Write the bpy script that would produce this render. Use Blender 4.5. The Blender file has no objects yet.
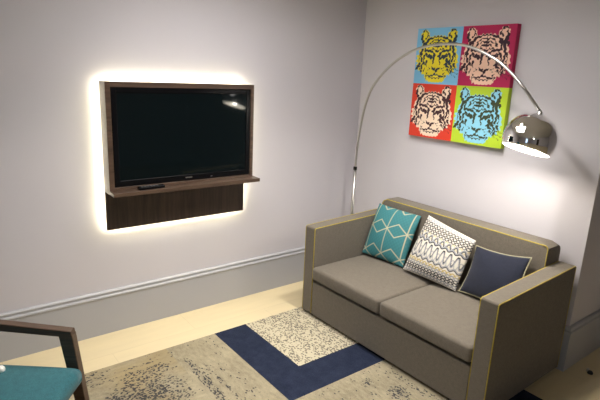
import bpy, bmesh, math, random
import numpy as np
from mathutils import Vector, Matrix
random.seed(7)
S = bpy.context.scene
C = S.collection
PI = math.pi

# ------------------------------------------------------------------ materials
def new_mat(name):
    m = bpy.data.materials.new(name); m.use_nodes = True
    nt = m.node_tree; return m, nt, nt.nodes['Principled BSDF']

def N(nt, kind, **kw):
    n = nt.nodes.new(kind)
    for k, v in kw.items():
        if k in n.inputs: n.inputs[k].default_value = v
        else: setattr(n, k, v)
    return n

def plain(name, col, rough=.5, metal=0, spec=.5):
    m, nt, b = new_mat(name)
    b.inputs['Base Color'].default_value = (*col, 1); b.inputs['Roughness'].default_value = rough
    b.inputs['Metallic'].default_value = metal; b.inputs['Specular IOR Level'].default_value = spec
    return m

def emit(name, col, strength):
    m, nt, b = new_mat(name)
    b.inputs['Base Color'].default_value = (*col, 1)
    b.inputs['Emission Color'].default_value = (*col, 1); b.inputs['Emission Strength'].default_value = strength
    return m

def ramp(nt, fac, stops):
    r = nt.nodes.new('ShaderNodeValToRGB'); e = r.color_ramp.elements
    while len(e) < len(stops): e.new(.5)
    for q, (p, c) in zip(e, stops): q.position = p; q.color = (*c, 1) if len(c) == 3 else c
    nt.links.new(fac, r.inputs[0]); return r

def mixc(nt, fac, a, b, mode='MIX'):
    m = nt.nodes.new('ShaderNodeMix'); m.data_type = 'RGBA'; m.blend_type = mode
    for sock, v in ((m.inputs[0], fac), (m.inputs[6], a), (m.inputs[7], b)):
        if isinstance(v, (int, float)): sock.default_value = v
        elif isinstance(v, tuple): sock.default_value = (*v, 1) if len(v) == 3 else v
        else: nt.links.new(v, sock)
    return m.outputs[2]

def mathn(nt, op, a, b=None, clamp=False):
    m = nt.nodes.new('ShaderNodeMath'); m.operation = op; m.use_clamp = clamp
    for s, v in zip(m.inputs, (a, b)):
        if v is None: continue
        if isinstance(v, (int, float)): s.default_value = v
        else: nt.links.new(v, s)
    return m.outputs[0]

def coords(nt, scale=(1, 1, 1), rot=(0, 0, 0)):
    tc = nt.nodes.new('ShaderNodeTexCoord'); mp = nt.nodes.new('ShaderNodeMapping')
    mp.inputs['Scale'].default_value = scale; mp.inputs['Rotation'].default_value = rot
    nt.links.new(tc.outputs['Object'], mp.inputs[0]); return mp.outputs[0]

def noise(nt, vec, scale, detail=3, rough=.5):
    n = N(nt, 'ShaderNodeTexNoise', Scale=scale, Detail=detail, Roughness=rough)
    nt.links.new(vec, n.inputs['Vector']); return n.outputs['Fac']

def bump(nt, b, h, strength=.2, dist=.002):
    n = N(nt, 'ShaderNodeBump', Strength=strength, Distance=dist)
    nt.links.new(h, n.inputs['Height']); nt.links.new(n.outputs[0], b.inputs['Normal'])

def paint(name, col, rough=.6, var=.04):
    m, nt, b = new_mat(name); v = coords(nt)
    r = ramp(nt, noise(nt, v, 1.3, 4), [(.3, tuple(c * (1 - var) for c in col)), (.7, tuple(c * (1 + var) for c in col))])
    nt.links.new(r.outputs[0], b.inputs['Base Color']); b.inputs['Roughness'].default_value = rough
    bump(nt, b, noise(nt, v, 160, 2), .08, .001)
    return m

def fabric(name, col, var=.25, scale=420, rough=.9, sheen=.15, bumps=.35):
    m, nt, b = new_mat(name); v = coords(nt)
    f = mathn(nt, 'MULTIPLY', noise(nt, coords(nt, (1, 1, .35)), scale, 2), 1.0)
    g = mathn(nt, 'ADD', mathn(nt, 'MULTIPLY', f, .7), mathn(nt, 'MULTIPLY', noise(nt, v, 45, 4), .3))
    r = ramp(nt, g, [(.3, tuple(c * (1 - var) for c in col)), (.7, tuple(c * (1 + var) for c in col))])
    nt.links.new(r.outputs[0], b.inputs['Base Color']); b.inputs['Roughness'].default_value = rough
    b.inputs['Specular IOR Level'].default_value = .2
    b.inputs['Sheen Weight'].default_value = sheen
    bump(nt, b, f, bumps, .0015)
    return m

def wood(name, dark, light, axis, rough=.38):
    m, nt, b = new_mat(name)
    sc = {'x': (1.2, 26, 26), 'y': (26, 1.2, 26), 'z': (26, 26, 1.2)}[axis]
    v = coords(nt, sc)
    a = noise(nt, v, 1.6, 5, .6); c = noise(nt, v, 5.5, 3, .6)
    g = mathn(nt, 'ADD', mathn(nt, 'MULTIPLY', a, .65), mathn(nt, 'MULTIPLY', c, .35))
    r = ramp(nt, g, [(.34, dark), (.66, light)])
    nt.links.new(r.outputs[0], b.inputs['Base Color']); b.inputs['Roughness'].default_value = rough
    bump(nt, b, c, .08, .001)
    return m

def vcol(name, rough=.7, fine=0, spec=.3):
    m, nt, b = new_mat(name)
    a = nt.nodes.new('ShaderNodeAttribute'); a.attribute_name = 'Print'
    nt.links.new(a.outputs['Color'], b.inputs['Base Color'])
    b.inputs['Roughness'].default_value = rough; b.inputs['Specular IOR Level'].default_value = spec
    if fine: bump(nt, b, noise(nt, coords(nt), fine, 2), .25, .001)
    return m

M_wall = paint('wall_paint', (.59, .567, .605), .6, .02)
M_ceil = paint('ceiling_paint', (.62, .60, .57))
M_skirt = paint('skirting_paint', (.405, .408, .435), .42, .02)
M_walnut_h = wood('walnut_horizontal', (.045, .027, .019), (.125, .078, .052), 'y', .3)
M_walnut_v = wood('walnut_vertical', (.022, .014, .011), (.075, .048, .035), 'z', .4)
M_chairwood = wood('chair_walnut', (.042, .025, .017), (.115, .068, .043), 'y', .35)
M_sofa = fabric('taupe_tweed', (.140, .121, .097))
M_pipe = fabric('mustard_piping', (.42, .325, .045), .1, 300)
M_teal = fabric('teal_weave', (.030, .118, .140), .35, 260)
M_navy = fabric('navy_cotton', (.016, .019, .034), .25, 350)
M_navypipe = fabric('pale_piping', (.40, .37, .24), .1, 300)
M_chrome = plain('polished_chrome', (.92, .91, .90), .04, 1)
M_steel = plain('brushed_steel', (.62, .60, .57), .3, 1)
M_tube = plain('satin_chrome_tube', (.46, .45, .43), .28, 1)
M_black = plain('black_plastic', (.004, .004, .005), .22, 0, .18)
M_dark = plain('gap_shade_black', (.01, .009, .008), .9)
M_white = plain('white_enamel', (.85, .84, .8), .4)
M_marble = paint('white_marble', (.6, .6, .6), .2, .12)
M_screen = plain('tv_glass', (.003, .006, .007), .05, 0, .22)
M_silver = plain('silver_mark', (.5, .5, .5), .3, 1)
M_rubber = plain('black_rubber', (.01, .01, .011), .5)
M_led = emit('led_glow', (1, .93, .66), 27)
M_bulb = emit('bulb_glow', (1, .88, .66), 25)
M_panel = emit('ceiling_diffuser', (1, .965, .94), 10)

def make_floor_mat():
    m, nt, b = new_mat('cream_floor'); v = coords(nt)
    br = N(nt, 'ShaderNodeTexBrick', Scale=1.0)
    br.offset = .5
    for k, val in (('Mortar Size', .0018), ('Brick Width', 1.2), ('Row Height', .30), ('Bias', 0)): br.inputs[k].default_value = val
    br.inputs['Color1'].default_value = (.66, .555, .355, 1); br.inputs['Color2'].default_value = (.64, .54, .34, 1)
    br.inputs['Mortar'].default_value = (.57, .475, .30, 1)
    mp = coords(nt, (1, 1, 1), (0, 0, PI / 2)); nt.links.new(mp, br.inputs['Vector'])
    g = noise(nt, coords(nt, (9, 1.2, 1)), 2.2, 5)
    r = ramp(nt, g, [(.3, (.96, .96, .96)), (.7, (1.02, 1.02, 1.01))])
    nt.links.new(mixc(nt, 1.0, br.outputs['Color'], r.outputs[0], 'MULTIPLY'), b.inputs['Base Color'])
    b.inputs['Roughness'].default_value = .42
    return m
M_floor = make_floor_mat()

# ------------------------------------------------------------------ mesh helpers
def link(name, bm, mat, parent=None, smooth=False, bevel=0, seg=3, subsurf=0):
    bmesh.ops.recalc_face_normals(bm, faces=bm.faces[:])
    me = bpy.data.meshes.new(name); bm.to_mesh(me); bm.free()
    for mm in (mat if isinstance(mat, (list, tuple)) else [mat]): me.materials.append(mm)
    o = bpy.data.objects.new(name, me); C.objects.link(o)
    if parent: o.parent = parent
    if smooth or bevel:
        for p in me.polygons: p.use_smooth = True
    if bevel:
        bv = o.modifiers.new('round', 'BEVEL'); bv.width = bevel; bv.segments = seg; bv.limit_method = 'ANGLE'; bv.angle_limit = math.radians(40)
        bv.harden_normals = True
    if subsurf:
        s = o.modifiers.new('sub', 'SUBSURF'); s.levels = s.render_levels = subsurf
    return o

def box(bm, x0, x1, y0, y1, z0, z1):
    r = bmesh.ops.create_cube(bm, size=1)
    bmesh.ops.scale(bm, vec=(x1 - x0, y1 - y0, z1 - z0), verts=r['verts'])
    bmesh.ops.translate(bm, vec=((x0 + x1) / 2, (y0 + y1) / 2, (z0 + z1) / 2), verts=r['verts'])
    return r['verts']

def boxo(name, mat, parent, *a, bevel=0, seg=3):
    bm = bmesh.new(); box(bm, *a); return link(name, bm, mat, parent, bevel=bevel, seg=seg)

def tube(bm, pts, r, n=10, closed=False, radii=None):
    pts = [Vector(p) for p in pts]; rings = []; up = None
    for i, p in enumerate(pts):
        if closed: t = pts[(i + 1) % len(pts)] - pts[i - 1]
        else: t = pts[min(i + 1, len(pts) - 1)] - pts[max(i - 1, 0)]
        t.normalize()
        if up is None:
            up = t.orthogonal().normalized()
        up = (up - t * up.dot(t)).normalized(); w = t.cross(up)
        rr = radii[i] if radii else r
        rings.append([bm.verts.new(p + (up * math.cos(a) + w * math.sin(a)) * rr) for a in [2 * PI * k / n for k in range(n)]])
    m = len(rings)
    for i in range(m if closed else m - 1):
        A, B = rings[i], rings[(i + 1) % m]
        for k in range(n): bm.faces.new((A[k], A[(k + 1) % n], B[(k + 1) % n], B[k]))
    if not closed:
        bm.faces.new(rings[0][::-1]); bm.faces.new(rings[-1])

def lathe(bm, prof, n=48, mat=None):
    M = mat or Matrix()
    rings = []
    for r, z in prof:
        if r < 1e-6: rings.append([bm.verts.new(M @ Vector((0, 0, z)))])
        else: rings.append([bm.verts.new(M @ Vector((r * math.cos(2 * PI * k / n), r * math.sin(2 * PI * k / n), z))) for k in range(n)])
    for A, B in zip(rings, rings[1:]):
        for k in range(n):
            a, b = A[k % len(A)], A[(k + 1) % len(A)]; c, d = B[(k + 1) % len(B)], B[k % len(B)]
            f = []
            for q in (a, b, c, d):
                if q not in f: f.append(q)
            if len(f) > 2: bm.faces.new(f)

def prism(bm, poly, axis, a, b):
    """extrude a 2-D polygon along an axis"""
    def P(p, t): return {'x': (t, p[0], p[1]), 'y': (p[0], t, p[1]), 'z': (p[0], p[1], t)}[axis]
    A = [bm.verts.new(P(p, a)) for p in poly]; B = [bm.verts.new(P(p, b)) for p in poly]
    bm.faces.new(A); bm.faces.new(B[::-1])
    for i in range(len(poly)): bm.faces.new((A[i], A[(i + 1) % len(poly)], B[(i + 1) % len(poly)], B[i]))

def thing(name, label, cat, loc=(0, 0, 0), rotz=0, group=None):
    o = bpy.data.objects.new(name, None); C.objects.link(o); o.empty_display_size = .1
    o.location = loc; o.rotation_euler = (0, 0, rotz); o['label'] = label; o['category'] = cat
    if group: o['group'] = group
    return o

def tag(o, label, cat, group=None):
    o['label'] = label; o['category'] = cat
    if group: o['group'] = group
    return o

def struct(o): o['kind'] = 'structure'; return o

# ------------------------------------------------------------------ the room
W = 2.113                       # right end of the wall behind the sofa
X1, Y0, Y1, H = 6.2, -6.8, 1.1, 2.6
struct(boxo('floor', M_floor, None, -.1, X1, Y0, Y1, -.1, 0))
struct(boxo('ceiling', M_ceil, None, -.1, X1 + .1, Y0 - .1, Y1 + .1, H, H + .1))
struct(boxo('wall_left', M_wall, None, -.1, 0, Y0, 0, 0, H))
struct(boxo('wall_back', M_wall, None, -.1, W, 0, .1, 0, H))
struct(boxo('wall_return', M_wall, None, W - .1, W, .1, Y1 + .1, 0, H))
struct(boxo('wall_recess', M_wall, None, W, X1, Y1, Y1 + .1, 0, H))
struct(boxo('wall_right', M_wall, None, X1, X1 + .1, Y0, Y1 + .1, 0, H))
struct(boxo('wall_front', M_wall, None, -.1, X1 + .1, Y0 - .1, Y0, 0, H))

prof = [(0, 0), (.022, 0), (.022, .268), (.027, .273), (.029, .281), (.027, .288), (.019, .293), (.0175, .302), (.021, .306), (.0215, .313), (.017, .319), (.010, .3215), (0, .3215)]
bm = bmesh.new(); prism(bm, prof, 'y', Y0, 0); struct(link('baseboard_left', bm, M_skirt))
bm = bmesh.new()
rows = []
for (d, z) in prof:
    rows.append([bm.verts.new((.0, -d, z)), bm.verts.new((W + d, -d, z)), bm.verts.new((W + d, Y1, z))])
n = len(rows)
for i in range(n):
    A, B = rows[i], rows[(i + 1) % n]
    for k in range(2): bm.faces.new((A[k], A[k + 1], B[k + 1], B[k]))
struct(link('baseboard_back', bm, M_skirt))

# door and window behind the camera (seen only as small reflections in the chrome shade)
M_door = wood('dark_door', (.02, .014, .01), (.05, .035, .025), 'z')
M_day = emit('dusk_glass', (.55, .75, 1), 1.6)
w1 = struct(boxo('window_1', M_day, None, 3.3, 4.1, Y0, Y0 + .01, .3, 2.2))
bm = bmesh.new()
for a in ((3.24, 3.3, .24, 2.26), (4.1, 4.16, .24, 2.26), (3.3, 4.1, .24, .3), (3.3, 4.1, 2.2, 2.26), (3.3, 4.1, 1.22, 1.27)): box(bm, a[0], a[1], Y0, Y0 + .04, a[2], a[3])
link('window_frame', bm, M_white, w1)
d1 = struct(boxo('door_1', M_door, None, X1 - .05, X1, -3.3, -2.4, 0, 2.05, bevel=.004))
d1p = boxo('door_handle', M_steel, d1, X1 - .09, X1 - .05, -3.22, -3.10, 1.0, 1.03, bevel=.006)

# ------------------------------------------------------------------ ceiling light
t = thing('ceiling_light', 'large square white ceiling light above the rug', 'ceiling light', (1.25, -1.65, H))
boxo('diffuser', M_panel, t, -.50, .50, -.50, .50, -.035, -.005)
bm = bmesh.new()
for a in ((-.53, .53, -.53, -.50), (-.53, .53, .50, .53), (-.53, -.50, -.5, .5), (.50, .53, -.5, .5)): box(bm, *a, -.06, 0)
link('frame', bm, M_white, t)

M_down = emit('downlight_glow', (1, .94, .84), 8)
for dx_, dy_, pw, lab in ((1.35, -.95, 150, 'round recessed ceiling downlight above the sofa'), (1.25, -2.45, 110, 'added round recessed ceiling downlight above the patchwork rug')):  # the second one is added out of view to brighten rug and floor
    dl = thing('ceiling_downlight', lab, 'downlight', (dx_, dy_, H), 0, 'recessed ceiling downlights')
    bm = bmesh.new(); lathe(bm, [(.036, -.004), (.038, -.010), (.052, -.007), (.054, -.0005), (.036, -.0005), (.036, -.004)], 32); link('trim_ring', bm, M_white, dl, smooth=True)
    bm = bmesh.new(); lathe(bm, [(0, -.003), (.036, -.003), (.036, -.0005), (0, -.0005)], 32); link('lens', bm, M_down, dl)
    sl = bpy.data.lights.new('downlight_beam', 'SPOT'); sl.energy = pw; sl.color = (1, .95, .87); sl.shadow_soft_size = .05; sl.spot_size = math.radians(112); sl.spot_blend = .9
    so = bpy.data.objects.new('downlight_beam', sl); C.objects.link(so); so.location = (dx_, dy_, H - .02)
pend = thing('pendant_lamp', 'small white globe pendant lamp hanging in the room behind the camera', 'pendant lamp', (4.3, -3.0, 2.1))
bm = bmesh.new(); lathe(bm, [(0, .10)] + [(.10 * math.sin(a), .10 * math.cos(a)) for a in [PI * i / 20 for i in range(1, 20)]] + [(0, -.10)], 32); link('globe', bm, emit('globe_glow', (1, .95, .88), 17), pend, smooth=True)
bm = bmesh.new(); tube(bm, [(0, 0, .10), (0, 0, .5)], .004, 8); link('cord', bm, M_black, pend)
# ------------------------------------------------------------------ wall unit with television
TY0, TY1 = -2.319, -1.244
u = thing('television_wall_unit', 'dark walnut wall panel with shelf framing the television, lit from behind', 'wall unit', (0, (TY0 + TY1) / 2, .772))
ox, oy, oz = u.location
def ub(name, mat, *a, bevel=.0015, parent=None):
    a = (a[0] - ox, a[1] - ox, a[2] - oy, a[3] - oy, a[4] - oz, a[5] - oz)
    return boxo(name, mat, parent or u, *a, bevel=bevel, seg=2)
bm = bmesh.new()
fx0, fx1, z0, z1, ft = .036, .160, 1.066, 1.7545, .032
for a in ((TY0, TY0 + ft, z0, z1), (TY1 - ft * .8, TY1, z0, z1), (TY0 + ft, TY1 - ft * .8, z1 - ft, z1), (TY0 + ft, TY1 - ft * .8, z0, z0 + ft * .6)):
    box(bm, fx0 - ox, fx1 - ox, a[0] - oy, a[1] - oy, a[2] - oz, a[3] - oz)
link('surround_frame', bm, M_walnut_h, u, bevel=.0015, seg=2)
ub('back_panel', M_walnut_v, .036, .056, TY0 + ft, TY1 - ft * .8, z0 + .019, z1 - ft)
ub('shelf', M_walnut_h, .036, .234, TY0, -1.2227, 1.040, 1.066)
ub('lower_panel', M_walnut_v, .036, .055, TY0, -1.258, .772, 1.040)
bm = bmesh.new()
g_ = .008; w_ = .018
for a in ((TY0 + g_, TY0 + w_, .785, 1.74), (TY1 - .013, TY1 - .002, 1.07, 1.74), (-1.258 - w_, -1.258 - g_, .785, 1.035),
          (TY0 + w_, TY1 - w_, 1.736, 1.746), (TY0 + w_, -1.258 - w_, .780, .790)):
    box(bm, .016 - ox, .0345 - ox, a[0] - oy, a[1] - oy, a[2] - oz, a[3] - oz)
link('led_strip', bm, M_led, u)['label'] = 'glowing warm white light strip behind the panel'

tv = thing('television', 'black flat screen television set inside the walnut surround', 'television', (.057, -1.78, 1.088))
def tb(name, mat, *a, bevel=.003):
    q = tv.location; a = (a[0] - q[0], a[1] - q[0], a[2] - q[1], a[3] - q[1], a[4] - q[2], a[5] - q[2])
    return boxo(name, mat, tv, *a, bevel=bevel, seg=2)
sy0, sy1, sz0, sz1 = -2.285, -1.271, 1.0865, 1.7215
tb('casing', M_black, .057, .140, sy0, sy1, sz0, sz1)
bm = bmesh.new(); q = tv.location; bw = .036
for a in ((sy0, sy0 + bw, sz0, sz1), (sy1 - bw, sy1, sz0, sz1), (sy0 + bw, sy1 - bw, sz1 - bw, sz1), (sy0 + bw, sy1 - bw, sz0, sz0 + bw * 1.15)):
    box(bm, .140 - q[0], .154 - q[0], a[0] - q[1], a[1] - q[1], a[2] - q[2], a[3] - q[2])
link('bezel', bm, M_black, tv, bevel=.004, seg=2)
tb('screen', M_screen, .140, .148, sy0 + bw, sy1 - bw, sz0 + bw * 1.15, sz1 - bw, bevel=0)
mk = tb('brand_mark', M_silver, .154, .1555, -1.795, -1.745, 1.105, 1.113, bevel=0); mk['label'] = 'tiny silver mark on the lower bezel'
tb('indicator_light', M_silver, .154, .1552, -1.60, -1.585, 1.100, 1.104, bevel=0)

r = thing('remote_control', 'slim black remote control lying on the walnut shelf', 'remote control', (.196, -2.06, 1.0665), math.radians(3))
boxo('body', M_black, r, -.02, .02, -.09, .09, 0, .019, bevel=.005)
bm = bmesh.new()
for i in range(6):
    for j in range(3): box(bm, -.013 + j * .0095, -.0065 + j * .0095, -.07 + i * .021, -.058 + i * .021, .0185, .0205)
link('keypad', bm, plain('grey_keys', (.06, .06, .065), .5), r, bevel=.001)

# ------------------------------------------------------------------ skirting-level bits
t = thing('door_stop', 'small black and grey door stop on the bare floor by the wall corner', 'door stop', (2.245, .117, 0))
bm = bmesh.new(); lathe(bm, [(0, 0), (.017, 0), (.018, .006), (.014, .016), (.010, .020), (0, .021)], 20, Matrix.Translation((.004, -.004, 0))); link('rubber_foot', bm, M_rubber, t, smooth=True)
bm = bmesh.new(); lathe(bm, [(0, 0), (.009, 0), (.009, .016), (.006, .022), (0, .023)], 16, Matrix.Translation((-.018, .012, 0))); link('metal_cap', bm, M_steel, t, smooth=True)

# ------------------------------------------------------------------ rug
def rug_mats():
    base = (.305, .264, .18)
    out = []
    def blob(nt, cx, cy, rx, ry):
        tc = nt.nodes.new('ShaderNodeTexCoord'); sb = nt.nodes.new('ShaderNodeVectorMath'); sb.operation = 'SUBTRACT'; sb.inputs[1].default_value = (cx, cy, 0)
        dv = nt.nodes.new('ShaderNodeVectorMath'); dv.operation = 'DIVIDE'; dv.inputs[1].default_value = (rx, ry, 1)
        ln = nt.nodes.new('ShaderNodeVectorMath'); ln.operation = 'LENGTH'
        nt.links.new(tc.outputs['Object'], sb.inputs[0]); nt.links.new(sb.outputs[0], dv.inputs[0]); nt.links.new(dv.outputs[0], ln.inputs[0])
        return mathn(nt, 'SUBTRACT', 1.0, ln.outputs['Value'], True)
    def build(name, stretch, blobs, faint, warm):
        m, nt, b = new_mat(name)
        v = coords(nt)
        pile = noise(nt, v, 260, 2); big = noise(nt, v, 3.0, 5, .6); mid = noise(nt, coords(nt, stretch), 26, 4, .7)
        g = mathn(nt, 'ADD', mathn(nt, 'ADD', mathn(nt, 'MULTIPLY', pile, .3), mathn(nt, 'MULTIPLY', big, .35)), mathn(nt, 'MULTIPLY', mid, .35))
        c = ramp(nt, g, [(.36, tuple(q * .62 for q in base)), (.5, base), (.64, tuple(q * 1.35 for q in base))]).outputs[0]
        if warm: c = mixc(nt, ramp(nt, noise(nt, coords(nt), 2.2, 3), [(.42, (0, 0, 0)), (.62, (.7, .7, .7))]).outputs[0], c, (.33, .25, .125))
        dens = mathn(nt, 'MULTIPLY', ramp(nt, noise(nt, coords(nt, stretch), 5.5, 3), [(.45, (0, 0, 0)), (.75, (1, 1, 1))]).outputs[0], faint)
        for (cx, cy, rx, ry, k) in blobs:
            dens = mathn(nt, 'MAXIMUM', dens, mathn(nt, 'MULTIPLY', mathn(nt, 'POWER', blob(nt, cx, cy, rx, ry), .6), k))
        dens = mathn(nt, 'MULTIPLY', dens, mathn(nt, 'ADD', mathn(nt, 'MULTIPLY', noise(nt, coords(nt, stretch), 22, 2), 1.6), .15))
        vo = N(nt, 'ShaderNodeTexVoronoi', Scale=88.0, Randomness=.9)
        nt.links.new(coords(nt, tuple(.55 + .45 * q for q in stretch)), vo.inputs['Vector'])
        sep = nt.nodes.new('ShaderNodeSeparateColor'); nt.links.new(vo.outputs['Color'], sep.inputs[0])
        f = mathn(nt, 'MULTIPLY', mathn(nt, 'LESS_THAN', sep.outputs[0], dens), mathn(nt, 'LESS_THAN', vo.outputs['Distance'], .62))
        c = mixc(nt, mathn(nt, 'MULTIPLY', dens, .4, True), c, (.15, .14, .115))
        c = mixc(nt, mathn(nt, 'MULTIPLY', f, .9), c, (.030, .032, .042))
        nt.links.new(c, b.inputs['Base Color']); b.inputs['Roughness'].default_value = .95; b.inputs['Specular IOR Level'].default_value = .1
        bump(nt, b, pile, .6, .004)
        return m
    out.append(build('rug_worn_beige', (1.6, .7, 1), [(.90, -2.38, .30, .26, .85), (.66, -2.30, .10, .20, .55), (.60, -2.36, .018, .26, .6), (.545, -2.36, .014, .22, .5),
                                                      (.52, -2.62, .10, .16, .35), (1.2, -2.7, .4, .3, .6)], .12, True))        # 0
    out.append(build('rug_worn_stripe', (.7, 1.6, 1), [(.92, -2.03, .34, .035, .75), (.98, -1.955, .30, .018, .5), (1.67, -1.13, .085, .075, .8), (1.5, -1.22, .06, .05, .4),
                                                       (1.78, -1.0, .3, .04, .4)], .13, False))     # 1
    m, nt, b = new_mat('rug_pebbled')                                          # 2 cream block with dark specks
    v = coords(nt); pile = noise(nt, v, 260, 2)
    c = ramp(nt, pile, [(.3, (.42, .375, .27)), (.7, (.60, .535, .39))]).outputs[0]
    vo = N(nt, 'ShaderNodeTexVoronoi', Scale=78.0, Randomness=1.0); nt.links.new(v, vo.inputs['Vector'])
    sep = nt.nodes.new('ShaderNodeSeparateColor'); nt.links.new(vo.outputs['Color'], sep.inputs[0])
    dn_ = mathn(nt, 'MULTIPLY', ramp(nt, noise(nt, v, 7, 3), [(.3, (.45, .45, .45)), (.7, (1, 1, 1))]).outputs[0], .72)
    f = mathn(nt, 'MULTIPLY', mathn(nt, 'LESS_THAN', sep.outputs[0], dn_), mathn(nt, 'LESS_THAN', vo.outputs['Distance'], .55))
    c = mixc(nt, mathn(nt, 'MULTIPLY', f, .85), c, (.10, .088, .078))
    nt.links.new(c, b.inputs['Base Color']); b.inputs['Roughness'].default_value = .95; b.inputs['Specular IOR Level'].default_value = .1
    bump(nt, b, pile, .6, .004); out.append(m)
    m, nt, b = new_mat('rug_navy'); v = coords(nt); pile = noise(nt, v, 240, 2)  # 3
    g = mathn(nt, 'ADD', mathn(nt, 'MULTIPLY', pile, .6), mathn(nt, 'MULTIPLY', noise(nt, v, 14, 3), .4))
    nt.links.new(ramp(nt, g, [(.32, (.010, .014, .029)), (.68, (.028, .036, .066))]).outputs[0], b.inputs['Base Color'])
    b.inputs['Roughness'].default_value = .95; b.inputs['Specular IOR Level'].default_value = .1
    bump(nt, b, pile, .6, .004); out.append(m)
    return out
RX = [.445, 1.112, 1.372, 2.05, 2.55]; RY = [-4.0, -2.09, -1.722, -1.462, -.985, -.445]
# material of each cell [ix][iy]
cell = {}
for i in range(4):
    for j in range(5):
        k = 0
        if j == 1: k = 1
        if i in (2, 3) and j >= 1: k = 1
        if i == 0 and j == 2: k = 3
        if i == 1 and j >= 2: k = 3
        if i == 0 and j >= 3: k = 2
        if i == 3 and j == 4: k = 3
        cell[i, j] = k
bm = bmesh.new(); T = .007
vs = {(i, j): bm.verts.new((x, y, T)) for i, x in enumerate(RX) for j, y in enumerate(RY)}
for i in range(4):
    for j in range(5):
        f = bm.faces.new((vs[i, j], vs[i + 1, j], vs[i + 1, j + 1], vs[i, j + 1])); f.material_index = cell[i, j]
ed = [e for e in bm.edges if e.is_boundary]
g = bmesh.ops.extrude_edge_only(bm, edges=ed)
for v in [v for v in g['geom'] if isinstance(v, bmesh.types.BMVert)]: v.co.z = .0005
tag(link('rug', bm, rug_mats()), 'large patchwork rug of worn beige, pebbled cream and navy blocks on the floor', 'rug')

# ------------------------------------------------------------------ sofa
L, A, D, ZA, ZB, ZS, BT = 1.618, .112, .893, .737, .884, .432, .182
sofa = thing('sofa', 'taupe two-seat sofa with box arms and mustard piping against the wall', 'sofa', (.502, -.970, 0), math.radians(.677))
for s, uu in ((0, 0), (1, L - A)):
    ZF, ZR = ZA - .009, ZA + .020          # the arms rise a little towards the back
    bm = bmesh.new()
    for v in box(bm, uu, uu + A, 0, D, .03, ZA):
        if v.co.z > .5: v.co.z = ZF if v.co.y < D / 2 else ZR
    arm = link('armrest', bm, M_sofa, sofa, bevel=.014, seg=4)
    for e in (uu + .0035, uu + A - .0035):
        bm = bmesh.new(); k = .0035; rr = .012
        pts = [(e, k, .035), (e, k, ZF - k - rr), (e, k + rr * .3, ZF - k - rr * .3), (e, k + rr, ZF - k)]
        pts += [(e, k + rr + (D - 2 * k - 2 * rr) * i / 8, ZF - k + (ZR - ZF) * i / 8) for i in range(1, 9)]
        pts += [(e, D - k - rr * .3, ZR - k - rr * .3), (e, D - k, ZR - k - rr), (e, D - k, .035)]
        tube(bm, pts, .0034, 8); link('piping', bm, M_pipe, arm, smooth=True)['label'] = 'mustard yellow piping'
boxo('base', M_sofa, sofa, A + .001, L - A - .001, .002, D - .02, .03, .298, bevel=.006)
boxo('base_gap_shade', M_dark, sofa, A + .001, L - A - .001, .04, D - .02, .298, .318)  # near-black filler paints the shade in the slot under the seat cushions
def cushion_bm(x0, x1, y0, y1, z0, z1, puff, n=14):
    bm = bmesh.new(); nx = ny = n
    def zz(a, b): return puff * (1 - abs(2 * a - 1) ** 2.6) * (1 - abs(2 * b - 1) ** 2.6)
    top = [[bm.verts.new((x0 + (x1 - x0) * i / nx, y0 + (y1 - y0) * j / ny, z1 - puff * .6 + zz(i / nx, j / ny))) for j in range(ny + 1)] for i in range(nx + 1)]
    bot = [[bm.verts.new((x0 + (x1 - x0) * i / nx, y0 + (y1 - y0) * j / ny, z0)) for j in range(ny + 1)] for i in range(nx + 1)]
    for i in range(nx):
        for j in range(ny):
            bm.faces.new((top[i][j], top[i + 1][j], top[i + 1][j + 1], top[i][j + 1])); bm.faces.new((bot[i][j], bot[i][j + 1], bot[i + 1][j + 1], bot[i + 1][j]))
    for i in range(nx):
        bm.faces.new((bot[i][0], bot[i + 1][0], top[i + 1][0], top[i][0])); bm.faces.new((top[i][ny], top[i + 1][ny], bot[i + 1][ny], bot[i][ny]))
    for j in range(ny):
        bm.faces.new((top[0][j], top[0][j + 1], bot[0][j + 1], bot[0][j])); bm.faces.new((bot[nx][j], bot[nx][j + 1], top[nx][j + 1], top[nx][j]))
    return bm
for k in range(2):
    x0 = A + .002 + k * (L / 2 - A); x1 = x0 + L / 2 - A - .004
    bm = cushion_bm(x0, x1, -.013, D - BT + .004, .318, ZS, .016)
    o = link('seat_cushion', bm, M_sofa, sofa, bevel=.022, seg=4)
    o.modifiers['round'].harden_normals = False
# backrest: rounded block, softly domed
bm = bmesh.new()
yb0, yb1 = D - BT, D
pr = [(yb0, .30), (yb0 - .004, .5), (yb0, ZB - .014)]
for i in range(1, 6): a = PI - PI / 2 * i / 5; pr.append((yb0 + .014 + .014 * math.cos(a), ZB - .014 + .014 * math.sin(a)))
for i in range(0, 8): a = PI / 2 - PI / 2 * i / 7; pr.append((yb1 - .045 + .045 * math.cos(a), ZB - .045 + .045 * math.sin(a)))
pr.append((yb1, .30))
nx = 28; rings = []
ua, ubb = A + .001, L - A - .001
cy_, cz_ = (yb0 + yb1) / 2, .58
for i in range(nx + 1):
    t_ = i / nx; x = ua + (ubb - ua) * t_
    e = min(t_, 1 - t_) * (ubb - ua)
    s = 1 - .55 * max(0, 1 - e / .03) ** 2 * .06 * 2
    rad = .035
    drop = rad - math.sqrt(max(0, rad * rad - max(0, rad - e) ** 2)) if t_ < .5 else .018 - math.sqrt(max(0, .018 ** 2 - max(0, .018 - e) ** 2))
    rings.append([bm.verts.new((x, cy_ + (p[0] - cy_) * s, p[1] - (drop if p[1] > .7 else 0))) for p in pr])
for P, Q in zip(rings, rings[1:]):
    for k in range(len(pr)): bm.faces.new((P[k], P[(k + 1) % len(pr)], Q[(k + 1) % len(pr)], Q[k]))
bm.faces.new(rings[0]); bm.faces.new(rings[-1][::-1])
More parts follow.
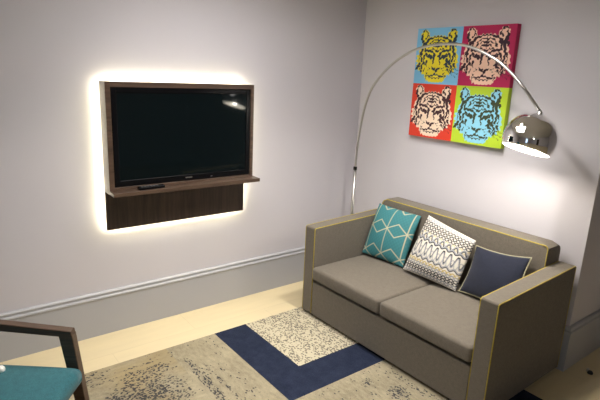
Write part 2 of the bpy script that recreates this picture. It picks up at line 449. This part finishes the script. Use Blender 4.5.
back = link('backrest', bm, M_sofa, sofa, smooth=True)
back.data.set_sharp_from_angle(angle=math.radians(50))
bm = bmesh.new()
k = .004
pts = [(ua + .004, yb0 + k - .004, .46), (ua + .004, yb0 + k, ZB - .06), (ua + .02, yb0 + k, ZB - .022), (ua + .055, yb0 + k, ZB - k)]
pts += [(ua + .055 + (ubb - ua - .075) * i / 10, yb0 + k, ZB - k) for i in range(1, 11)]
pts += [(ubb - .008, yb0 + k, ZB - k - .006), (ubb - .003, yb0 + k, ZB - .03), (ubb - .003, yb0 + k - .004, .46)]
tube(bm, pts, .0036, 8); link('piping', bm, M_pipe, back, smooth=True)['label'] = 'mustard yellow piping'
for uu in (.06, L - .06):
    for vv, zf in ((.07, .0075), (D - .07, .0)):
        bm = bmesh.new(); lathe(bm, [(0, zf), (.024, zf), (.028, .031), (0, .031)], 20, Matrix.Translation((uu, vv, 0))); link('foot', bm, M_black, sofa)

# ------------------------------------------------------------------ scatter cushions
def seg_dist(P, a, b):
    a = np.array(a, float); b = np.array(b, float); d = b - a; L2 = d @ d + 1e-12
    t_ = np.clip(((P - a) @ d) / L2, 0, 1); return np.linalg.norm(P - (a + t_[:, None] * d), axis=1), t_

def pillow(name, corners, thick_f, thick_b, n, mat, parent, colour=None, seed=1, pinch=.02, wrinkle=.004, mats=None):
    """corners TL,TR,BR,BL in world; puffed cushion with concave seams and pointed corners"""
    rng = np.random.RandomState(seed)
    TL, TR, BR, BL = [np.array(c, float) for c in corners]
    nor = np.cross(TR - TL, BL - TL); nor /= np.linalg.norm(nor)
    if nor[1] > 0: nor = -nor
    ph = rng.rand(8) * 6.28
    bm = bmesh.new(); grids = []
    for side in (1, -1):
        g = []
        for j in range(n + 1):
            row = []
            for i in range(n + 1):
                u_, v_ = i / n, j / n
                a, b = 2 * u_ - 1, 2 * v_ - 1
                # concave edges
                uu = .5 + .5 * a * (1 - pinch * (1 - b * b)); vv = .5 + .5 * b * (1 - pinch * (1 - a * a))
                p = (1 - vv) * ((1 - uu) * TL + uu * TR) + vv * ((1 - uu) * BL + uu * BR)
                h = max(0, (1 - a * a)) ** .55 * max(0, (1 - b * b)) ** .55
                w = wrinkle * (math.sin(7 * u_ + 3 * v_ + ph[0]) + math.sin(4 * u_ - 9 * v_ + ph[1]) * .7) * (abs(a * b)) * (h > 0) * (h ** .5)
                t_ = thick_f if side > 0 else thick_b
                p = p + nor * (side * (t_ * h) + w)
                row.append(p)
            g.append(row)
        grids.append(g)
    V = {}
    for s in (0, 1):
        for j in range(n + 1):
            for i in range(n + 1):
                if s == 1 and (i in (0, n) or j in (0, n)): V[s, i, j] = V[0, i, j]
                else: V[s, i, j] = bm.verts.new(grids[s][j][i])
    layer = None
    for s in (0, 1):
        for j in range(n):
            for i in range(n):
                q = [V[s, i, j], V[s, i + 1, j], V[s, i + 1, j + 1], V[s, i, j + 1]]
                f = bm.faces.new(q if s == 1 else q[::-1])
    order = [(s, i, j) for (s, i, j) in V if not (s == 1 and (i in (0, n) or j in (0, n)))]
    o = link(name, bm, mat, parent, smooth=True)
    if colour is not None:
        uv = np.array([(i / n, 1 - j / n) for (s, i, j) in order])
        col = colour(uv); at = o.data.color_attributes.new('Print', 'FLOAT_COLOR', 'POINT')
        buf = np.ones((len(order), 4), np.float32); buf[:, :3] = col; at.data.foreach_set('color', buf.ravel())
    seam = [grids[0][0][i] for i in range(n)] + [grids[0][j][n] for j in range(n)] + [grids[0][n][n - i] for i in range(n)] + [grids[0][n - j][0] for j in range(n)]
    return o, seam

def blend(base, col, m): return base * (1 - m[:, None]) + np.array(col) * m[:, None]

def teal_print(uv):
    rng = np.random.RandomState(3)
    c = np.tile(np.array([.040, .180, .20]), (len(uv), 1)) * (1 + .10 * np.sin(uv[:, :1] * 90) * np.sin(uv[:, 1:] * 80))
    P = uv; m = np.zeros(len(uv))
    def line(a, b, w=.006):
        nonlocal m
        d, _ = seg_dist(P, a, b); m = np.maximum(m, np.clip((w + .006 - d) / .006, 0, 1))
    rows_ = (.10, .58, 1.06); hw, hh = .21, .165
    for cx in (.08, .50, .92):
        for k, r_ in enumerate(rows_):
            for sgn in (-1, 1):
                a = (cx, r_); mid = cx + sgn * hw
                line(a, (mid, r_ + hh * .8)); line(a, (mid, r_ - hh * .8))
            line((cx, r_), (cx, r_ + .48))
    gold = np.array([.52, .46, .30])
    return blend(c, gold, m * .9)

def ogee_print(uv):
    u_, v_ = uv[:, 0], uv[:, 1]
    c = np.tile(np.array([.70, .66, .58]), (len(uv), 1))
    blk, yel, gry = (.03, .03, .038), (.50, .38, .12), (.30, .31, .34)
    def wave(v0, amp, freq, ph, w, col, m=1.0):
        nonlocal c
        y = v0 + amp * np.sin(2 * PI * freq * u_ + ph); sl = 2 * PI * freq * amp * np.cos(2 * PI * freq * u_ + ph)
        d = np.abs(v_ - y) / np.sqrt(1 + sl * sl)
        c = blend(c, col, m * np.clip((w * 1.35 + .005 - d) / .005, 0, 1))
    F = 8
    for v0, col in ((.955, gry), (.90, blk), (.845, blk), (.79, blk)):
        wave(v0, .026, F, 0, .0045, col); wave(v0, .026, F, PI, .0045, col, .8)
    wave(.715, .036, F, PI / 2, .007, yel, .55); wave(.685, .042, F, PI / 2 + PI, .006, blk); wave(.715, .036, F, PI / 2 + PI, .005, gry)
    wave(.645, .018, F, 0, .010, gry); wave(.625, .018, F, 0, .005, blk)
    wave(.49, .095, F, 0, .0065, blk); wave(.465, .095, F, 0, .004, gry); wave(.43, .075, F, PI, .004, gry, .7)
    wave(.335, .02, F, 0, .009, gry, .8); wave(.315, .02, F, 0, .004, blk)
    for v0, col in ((.25, yel), (.205, gry), (.15, blk), (.10, blk), (.05, gry)):
        wave(v0, .026, F, 0, .005, col); wave(v0, .026, F, PI, .005, col, .8)
    return c

def shift(corners, d): return [tuple(np.array(c) + np.array(d)) for c in corners]
M_tealprint = vcol('teal_gold_print', .75, 300); M_ogee = vcol('ogee_print', .8, 300)
t = thing('teal_cushion', 'teal cushion with gold diamond lines in the left corner of the sofa', 'cushion', (.81, -.40, .44), 0, 'cushions on the sofa')
off = (-.81, .40, -.44)
co = [(.598, -.272, .836), (1.026, -.262, .832), (1.034, -.425, .447), (.626, -.463, .447)]
pillow('cover', shift(co, off), .072, .045, 96, M_tealprint, t, teal_print, 2)
t = thing('patterned_cushion', 'cream cushion with black, grey and yellow wavy print, middle of the sofa', 'cushion', (1.30, -.42, .44), 0, 'cushions on the sofa')
off = (-1.30, .42, -.44)
co = [(1.128, -.305, .872), (1.548, -.315, .798), (1.523, -.445, .447), (1.070, -.468, .458)]
pillow('cover', shift(co, off), .075, .05, 130, M_ogee, t, ogee_print, 5)
t = thing('navy_cushion', 'plain navy cushion with pale piping beside the right sofa arm', 'cushion', (1.72, -.40, .44), 0, 'cushions on the sofa')
off = (-1.72, .40, -.44)
co = [(1.525, -.268, .750), (1.922, -.275, .790), (1.965, -.455, .450), (1.532, -.415, .447)]
o, seam = pillow('cover', shift(co, off), .062, .04, 40, M_navy, t, None, 9, .10, .012)
bm = bmesh.new(); tube(bm, seam, .0042, 6, closed=True); link('piping', bm, M_navypipe, o, smooth=True)['label'] = 'pale yellow piping'

# ------------------------------------------------------------------ arc floor lamp
PX, PY = .33, -.32
lamp = thing('arc_floor_lamp', 'chrome arc floor lamp with a domed shade, standing behind the sofa arm', 'floor lamp', (PX, PY, 0))
DC = Vector((1.850, -.391, 1.537)); RS = .153; OF = .069
ud = Vector((DC.x - PX, DC.y - PY, 0)).normalized()
dn = (Vector((0, 0, -1)) + 0.15 * Vector((.47, -.88, 0)) + .25 * Vector((-.608, -.793, 0))).normalized()
bm = bmesh.new(); lathe(bm, [(0, 0), (.145, 0), (.15, .006), (.15, .05), (.143, .058), (0, .058)], 48); link('base', bm, M_marble, lamp, smooth=True).data.set_sharp_from_angle(angle=.6)
bm = bmesh.new(); tube(bm, [(0, 0, .058), (0, 0, .5), (0, 0, 1.085)], .0125, 16); link('pole', bm, M_tube, lamp, smooth=True)
bm = bmesh.new(); lathe(bm, [(0, 1.075), (.0165, 1.075), (.0165, 1.10), (.010, 1.103), (0, 1.103)], 20); tube(bm, [(.012, -.008, 1.088), (.030, -.020, 1.088)], .006, 10); link('collar', bm, M_black, lamp, smooth=True).data.set_sharp_from_angle(angle=.6)
arc = [(.000, 1.09), (.004, 1.19), (.009, 1.287), (.025, 1.415), (.056, 1.582), (.121, 1.746), (.230, 1.868), (.350, 1.960), (.479, 2.025), (.594, 2.062), (.700, 2.080), (.813, 2.087), (.937, 2.082), (1.033, 2.062), (1.123, 2.032), (1.245, 1.976), (1.356, 1.899), (1.451, 1.812), (1.545, 1.703)]
def catmull(pts, k=5):
    out = []
    for i in range(len(pts) - 1):
        p0, p1, p2, p3 = [Vector(pts[max(0, min(len(pts) - 1, q))]) for q in (i - 1, i, i + 1, i + 2)]
        for s in range(k):
            x = s / k; out.append(.5 * ((2 * p1) + (p2 - p0) * x + (2 * p0 - 5 * p1 + 4 * p2 - p3) * x * x + (3 * p1 - p0 - 3 * p2 + p3) * x ** 3))
    out.append(Vector(pts[-1])); return out
apex = DC - dn * (RS + .012)
P3 = [ud * s + Vector((0, 0, z)) for s, z in arc[:-1]]
P3.append(apex - Vector((PX, PY, 0)))
bm = bmesh.new(); tube(bm, catmull(P3), .0092, 12); link('arc_arm', bm, M_tube, lamp, smooth=True)
loc = DC - Vector((PX, PY, 0))
rot = Vector((0, 0, -1)).rotation_difference(dn).to_matrix().to_4x4()
MM = Matrix.Translation(loc) @ rot                 # local -z points out of the opening
am = math.acos(-OF / RS)
po = [(RS * math.sin(a), RS * math.cos(a)) for a in [am * i / 40 for i in range(41)]]
pi_ = [((RS - .003) * math.sin(a), (RS - .003) * math.cos(a)) for a in [am * i / 40 for i in range(41)]]
bm = bmesh.new(); lathe(bm, [(1e-9, RS)] + po[1:] + [pi_[-1]], 96, MM); shade = link('lamp_shade', bm, M_chrome, lamp, smooth=True)
shade['label'] = 'polished chrome dome shade'
bm = bmesh.new(); lathe(bm, [(1e-9, RS - .003)] + pi_[1:], 64, MM); link('shade_lining', bm, M_white, shade, smooth=True)['label'] = 'white inside of the shade'
bm = bmesh.new(); lathe(bm, [(0, RS - .004), (.016, RS - .004), (.016, RS + .012), (.009, RS + .022), (0, RS + .022)], 24, MM); link('shade_cap', bm, M_chrome, lamp, smooth=True).data.set_sharp_from_angle(angle=.6)
bm = bmesh.new(); lathe(bm, [(0, RS - .005), (.018, RS - .005), (.018, .075), (0, .075)], 20, MM); link('bulb_holder', bm, M_white, lamp)
bm = bmesh.new(); lathe(bm, [(0, .085), (.012, .08), (.014, .06)] + [(.03 * math.cos(a), .022 + .03 * math.sin(a)) for a in [PI / 3 - (PI / 3 + PI / 2) * i / 12 for i in range(12)]] + [(0, -.008)], 24, MM); link('bulb', bm, M_bulb, lamp, smooth=True)

# ------------------------------------------------------------------ canvas print
AX0, AX1, AZ0, AZ1 = .657, 1.486, 1.402, 2.231
art = thing('wall_canvas', 'square canvas of four coloured tiger heads on the wall above the sofa', 'wall art', ((AX0 + AX1) / 2 - .0156, -.0004, AZ0))
art.rotation_euler = (0, math.radians(-.2), 0)
aw, ah, ad = AX1 - AX0, AZ1 - AZ0, .043
boxo('canvas', plain('raw_canvas', (.5, .46, .38), .9), art, -aw / 2 + .002, aw / 2 - .002, -ad + .002, 0, .002, ah - .002)
SKY, MAG, RED, LIM = (.20, .50, .76), (.44, .014, .085), (.68, .05, .025), (.46, .64, .035)
YEL, PNK, PCH, BLU = (.80, .68, .03), (.88, .58, .44), (.90, .70, .54), (.27, .62, .80)
def in_poly(P, poly):
    x, y = P[:, 0], P[:, 1]; r_ = np.zeros(len(P), bool); j = len(poly) - 1
    for i in range(len(poly)):
        xi, yi = poly[i]; xj, yj = poly[j]
        cnd = ((yi > y) != (yj > y)) & (x < (xj - xi) * (y - yi) / (yj - yi + 1e-12) + xi)
        r_ ^= cnd; j = i
    return r_
def mir(p): return [(-x, y) for x, y in p]
HEAD = [(0, .735), (.25, .72), (.42, .66), (.60, .52), (.70, .36), (.78, .20), (.74, .13), (.86, .02), (.80, -.05), (.88, -.18), (.79, -.22), (.84, -.36), (.73, -.38),
        (.74, -.52), (.60, -.50), (.58, -.64), (.46, -.60), (.43, -.74), (.36, -.86), (.15, -.90), (0, -.91)]
EAR = [(.34, .66), (.38, .80), (.46, .92), (.57, .97), (.67, .93), (.72, .82), (.71, .68), (.66, .52), (.52, .56)]
STROKES = [  # (points, start width, end width), mirrored
    ([(.40, .70), (.46, .84), (.57, .96), (.66, .88)],   .014, .022), ([(.65, .80), (.68, .68), (.64, .54)], .03, .05), ([(.47, .72), (.52, .64)], .03, .015),
    ([(0, .70), (.16, .69), (.30, .63)], .022, .03), ([(.0, .56), (.10, .60), (.22, .56), (.32, .47)], .03, .012), ([(.04, .47), (.13, .50), (.24, .43)], .034, .01),
    ([(.0, .66), (0, .44)], .016, .03), ([(.04, .36), (.12, .39), (.20, .33)], .03, .01), ([(.0, .40), (.0, .25)], .026, .01),
    ([(.30, .66), (.46, .56), (.56, .42)], .03, .04), ([(.56, .46), (.64, .26), (.66, .04), (.62, -.16)], .05, .03), ([(.44, .50), (.50, .36), (.52, .22)], .035, .012),
    ([(.30, .42), (.38, .30)], .034, .012), ([(.10, .24), (.20, .28), (.30, .24)], .022, .012), ([(.02, .18), (.07, .24)], .03, .015),
    ([(.10, .10), (.20, .17), (.34, .22), (.50, .23)], .028, .042), ([(.10, .04), (.13, .12)], .055, .03), ([(.10, .05), (.12, -.12), (.15, -.26)], .035, .008),
    ([(.15, -.05), (.26, .05), (.44, .09)], .034, .022), ([(.15, -.05), (.29, -.055), (.42, .03)], .022, .02), ([(.27, .0), (.32, .015)], .042, .042),
    ([(.46, .12), (.54, .02), (.54, -.14), (.48, -.28)], .036, .014), ([(.38, -.14), (.44, -.22), (.40, -.34)], .026, .012), ([(.54, -.22), (.62, -.34), (.58, -.44)], .036, .02),
    ([(.70, .14), (.74, -.02), (.72, -.16)], .02, .012), ([(.70, -.26), (.76, -.38)], .045, .02), ([(.66, -.44), (.60, -.54)], .03, .02),
    ([(.06, -.44), (.13, -.42), (.17, -.36)], .035, .012), ([(0, -.50), (.06, -.46)], .04, .03), ([(0, -.50), (0, -.62)], .02, .02),
    ([(0, -.62), (.10, -.65), (.22, -.69), (.33, -.68)], .036, .016), ([(.0, -.745), (.12, -.755), (.24, -.745)], .026, .012), ([(.34, -.60), (.40, -.54)], .02, .01),
    ([(.24, -.42), (.26, -.42)], .014, .014), ([(.30, -.48), (.32, -.48)], .014, .014), ([(.30, -.38), (.32, -.38)], .014, .014),
    ([(.40, -.66), (.36, -.78)], .022, .01), ([(.46, -.42), (.52, -.52)], .022, .01)]
EXTRA = [([(.45, -.36), (.95, -.46)], .009, .005), ([(.45, -.42), (.90, -.60)], .009, .005), ([(.42, -.46), (.80, -.70)], .009, .005), ([(-.74, -.34), (-.84, -.46)], .055, .03),
         ([(.40, -.10), (.52, -.24)], .05, .03), ([(.38, -.26), (.50, -.36)], .05, .02), ([(.60, .50), (.72, .42)], .06, .05)]
def tiger(P, bg, face):
    rng = np.random.RandomState(11)
    W_ = P + .012 * np.stack([np.sin(P[:, 1] * 41 + 1) + np.sin(P[:, 0] * 67), np.sin(P[:, 0] * 47) + np.sin(P[:, 1] * 71 + 2)], 1)
    c = np.tile(np.array(bg), (len(P), 1))
    full = HEAD + mir(HEAD)[::-1]
    f = in_poly(W_, full) | in_poly(W_, EAR) | in_poly(W_, mir(EAR))
    c[f] = face
    k = np.zeros(len(P), bool)
    for S_, both in ((STROKES, True), (EXTRA, False)):
        for pts, a, b in S_:
            for q in ([pts, mir(pts)] if both else [pts]):
                m_ = len(q) - 1
                for i in range(m_):
                    d, t_ = seg_dist(W_, q[i], q[i + 1]); tt = (i + t_) / m_
                    k |= d < (a + (b - a) * tt) * 1.04 + .002
    dark = np.array(bg) * .06 + np.array([.012, .012, .02])
    c[k] = dark
    return c
M_print = vcol('canvas_ink', .6, 600)
def panel(x0, x1, z0, z1, bg, face, label, wrapx, wrapz):
    n = 150; bm = bmesh.new(); order = []
    g = [[bm.verts.new((x0 + (x1 - x0) * i / n, -ad, z0 + (z1 - z0) * j / n)) for j in range(n + 1)] for i in range(n + 1)]
    P = np.array([(2 * i / n - 1, 2 * j / n - 1) for i in range(n + 1) for j in range(n + 1)])
    for i in range(n):
        for j in range(n): bm.faces.new((g[i][j], g[i + 1][j], g[i + 1][j + 1], g[i][j + 1]))
    # the cloth wraps round the stretcher on its outer sides
    xe = x1 if wrapx > 0 else x0; ie = n if wrapx > 0 else 0
    e1 = [bm.verts.new((xe, 0, z0 + (z1 - z0) * j / n)) for j in (0, n)]
    ze = z1 if wrapz > 0 else z0; je = n if wrapz > 0 else 0
    e2 = [bm.verts.new((x0 + (x1 - x0) * i / n, 0, ze)) for i in (0, n)]
    bm.faces.new([g[ie][j] for j in range(n + 1)] + [e1[1], e1[0]]); bm.faces.new([g[i][je] for i in range(n + 1)] + [e2[1], e2[0]])
    o = link('print_panel', bm, M_print, art); o['label'] = label
    Q = np.stack([P[:, 0] * .91 + .02, P[:, 1] * .99 + .02], 1)
    col = np.concatenate([tiger(Q, bg, face), np.tile(np.array(bg), (4, 1))])
    col[:len(P)][(abs(P[:, 0]) > .985) | (abs(P[:, 1]) > .985)] = bg
    at = o.data.color_attributes.new('Print', 'FLOAT_COLOR', 'POINT')
    buf = np.ones((len(col), 4), np.float32); buf[:, :3] = col; at.data.foreach_set('color', buf.ravel())
mx, mz = 0, ah * .5
panel(-aw / 2, mx, mz, ah, SKY, YEL, 'sky blue panel with a yellow tiger head', -1, 1)
panel(mx, aw / 2, mz, ah, MAG, PNK, 'crimson panel with a pink tiger head', 1, 1)
panel(-aw / 2, mx, 0, mz, RED, PCH, 'red panel with a peach tiger head', -1, -1)
panel(mx, aw / 2, 0, mz, LIM, BLU, 'lime panel with a blue tiger head', 1, -1)

# ------------------------------------------------------------------ armchair in the left foreground
chair = thing('armchair', 'dark walnut open-arm chair with a teal upholstered seat in the near left corner', 'armchair', (1.102, -3.188, .0075), math.radians(-38))
def quadbar(bm, a, b, wx, wy0, wy1):
    """bar between a and b: wx across, wy depth at either end"""
    vs = []
    for p, wy in ((a, wy0), (b, wy1)):
        for sx, sy in ((-1, -1), (1, -1), (1, 1), (-1, 1)): vs.append(bm.verts.new((p[0] + sx * wx / 2, p[1] + sy * wy / 2, p[2])))
    bm.faces.new(vs[:4][::-1]); bm.faces.new(vs[4:])
    for k in range(4): bm.faces.new((vs[k], vs[(k + 1) % 4], vs[4 + (k + 1) % 4], vs[4 + k]))
for s in (-1, 1):
    x = s * .288
    bm = bmesh.new(); prism(bm, [(-.33, .634), (-.33, .678), (.28, .634), (.285, .600)], 'x', x - .022, x + .022); link('arm', bm, M_chairwood, chair, bevel=.004, seg=2)
    bm = bmesh.new(); quadbar(bm, (x, .252, .615), (x, .335, 0), .044, .066, .042); link('leg', bm, M_chairwood, chair, bevel=.004, seg=2)
    bm = bmesh.new(); quadbar(bm, (x, -.305, .64), (x, -.40, 0), .044, .05, .04); link('leg', bm, M_chairwood, chair, bevel=.004, seg=2)
    boxo('side_rail', M_chairwood, chair, x - .012, x + .012, -.30, .27, .33, .375, bevel=.003)
boxo('front_rail', M_chairwood, chair, -.27, .27, .255, .285, .325, .37, bevel=.003)
boxo('rear_rail', M_chairwood, chair, -.27, .27, -.325, -.30, .325, .37, bevel=.003)
bm = cushion_bm(-.262, .262, -.31, .335, .375, .474, .022); seat = link('seat', bm, M_teal, chair, bevel=.042, seg=6); seat.modifiers['round'].harden_normals = False
bm = bmesh.new(); lathe(bm, [(0, .034), (.010, .031), (.016, .023), (.0175, .015), (.016, .006), (.009, .0), (0, -.001)], 20, Matrix.Translation((-.170, -.004, .468)))
link('button', bm, M_white, chair, smooth=True)['label'] = 'round white button'
bm = cushion_bm(-.255, .255, 0, .46, 0, .075, .02)
bk = link('backrest', bm, M_teal, chair, bevel=.025, seg=4); bk.modifiers['round'].harden_normals = False
bk.location = (0, -.285, .43); bk.rotation_euler = (math.radians(104), 0, 0)
boxo('back_rail', M_chairwood, chair, -.266, .266, -.40, -.375, .60, .65, bevel=.003)

# ------------------------------------------------------------------ lights
def point(name, loc, power, col, size):
    l = bpy.data.lights.new(name, 'POINT'); l.energy = power; l.color = col; l.shadow_soft_size = size
    o = bpy.data.objects.new(name, l); C.objects.link(o); o.location = loc; return o
point('arc_lamp_light', DC + dn * .03, 11.5, (1, .93, .83), .03)
w = bpy.data.worlds.new('room_air'); S.world = w; w.use_nodes = True
w.node_tree.nodes['Background'].inputs[0].default_value = (.5, .48, .46, 1); w.node_tree.nodes['Background'].inputs[1].default_value = .05

# ------------------------------------------------------------------ camera
cam = bpy.data.cameras.new('camera'); co_ = bpy.data.objects.new('camera', cam); C.objects.link(co_)
yaw, pit, rol = [math.radians(a) for a in (51.8871, -14.3561, 2.5807)]
fwd = Vector((-math.sin(yaw) * math.cos(pit), math.cos(yaw) * math.cos(pit), math.sin(pit)))
rt = Vector((math.cos(yaw), math.sin(yaw), 0)); up = rt.cross(fwd)
r2 = math.cos(rol) * rt + math.sin(rol) * up; u2 = -math.sin(rol) * rt + math.cos(rol) * up
mw = Matrix((r2, u2, -fwd)).transposed().to_4x4(); mw.translation = (3.3603, -3.2797, 1.8632)
co_.matrix_world = mw
cam.sensor_width = 36; cam.lens = 500.6583 / 600 * 36; cam.clip_start = .05
S.camera = co_
S.view_settings.view_transform = 'Standard'; S.view_settings.look = 'None'; S.view_settings.gamma = 1; S.view_settings.use_curve_mapping = False
S.view_settings.exposure = .2
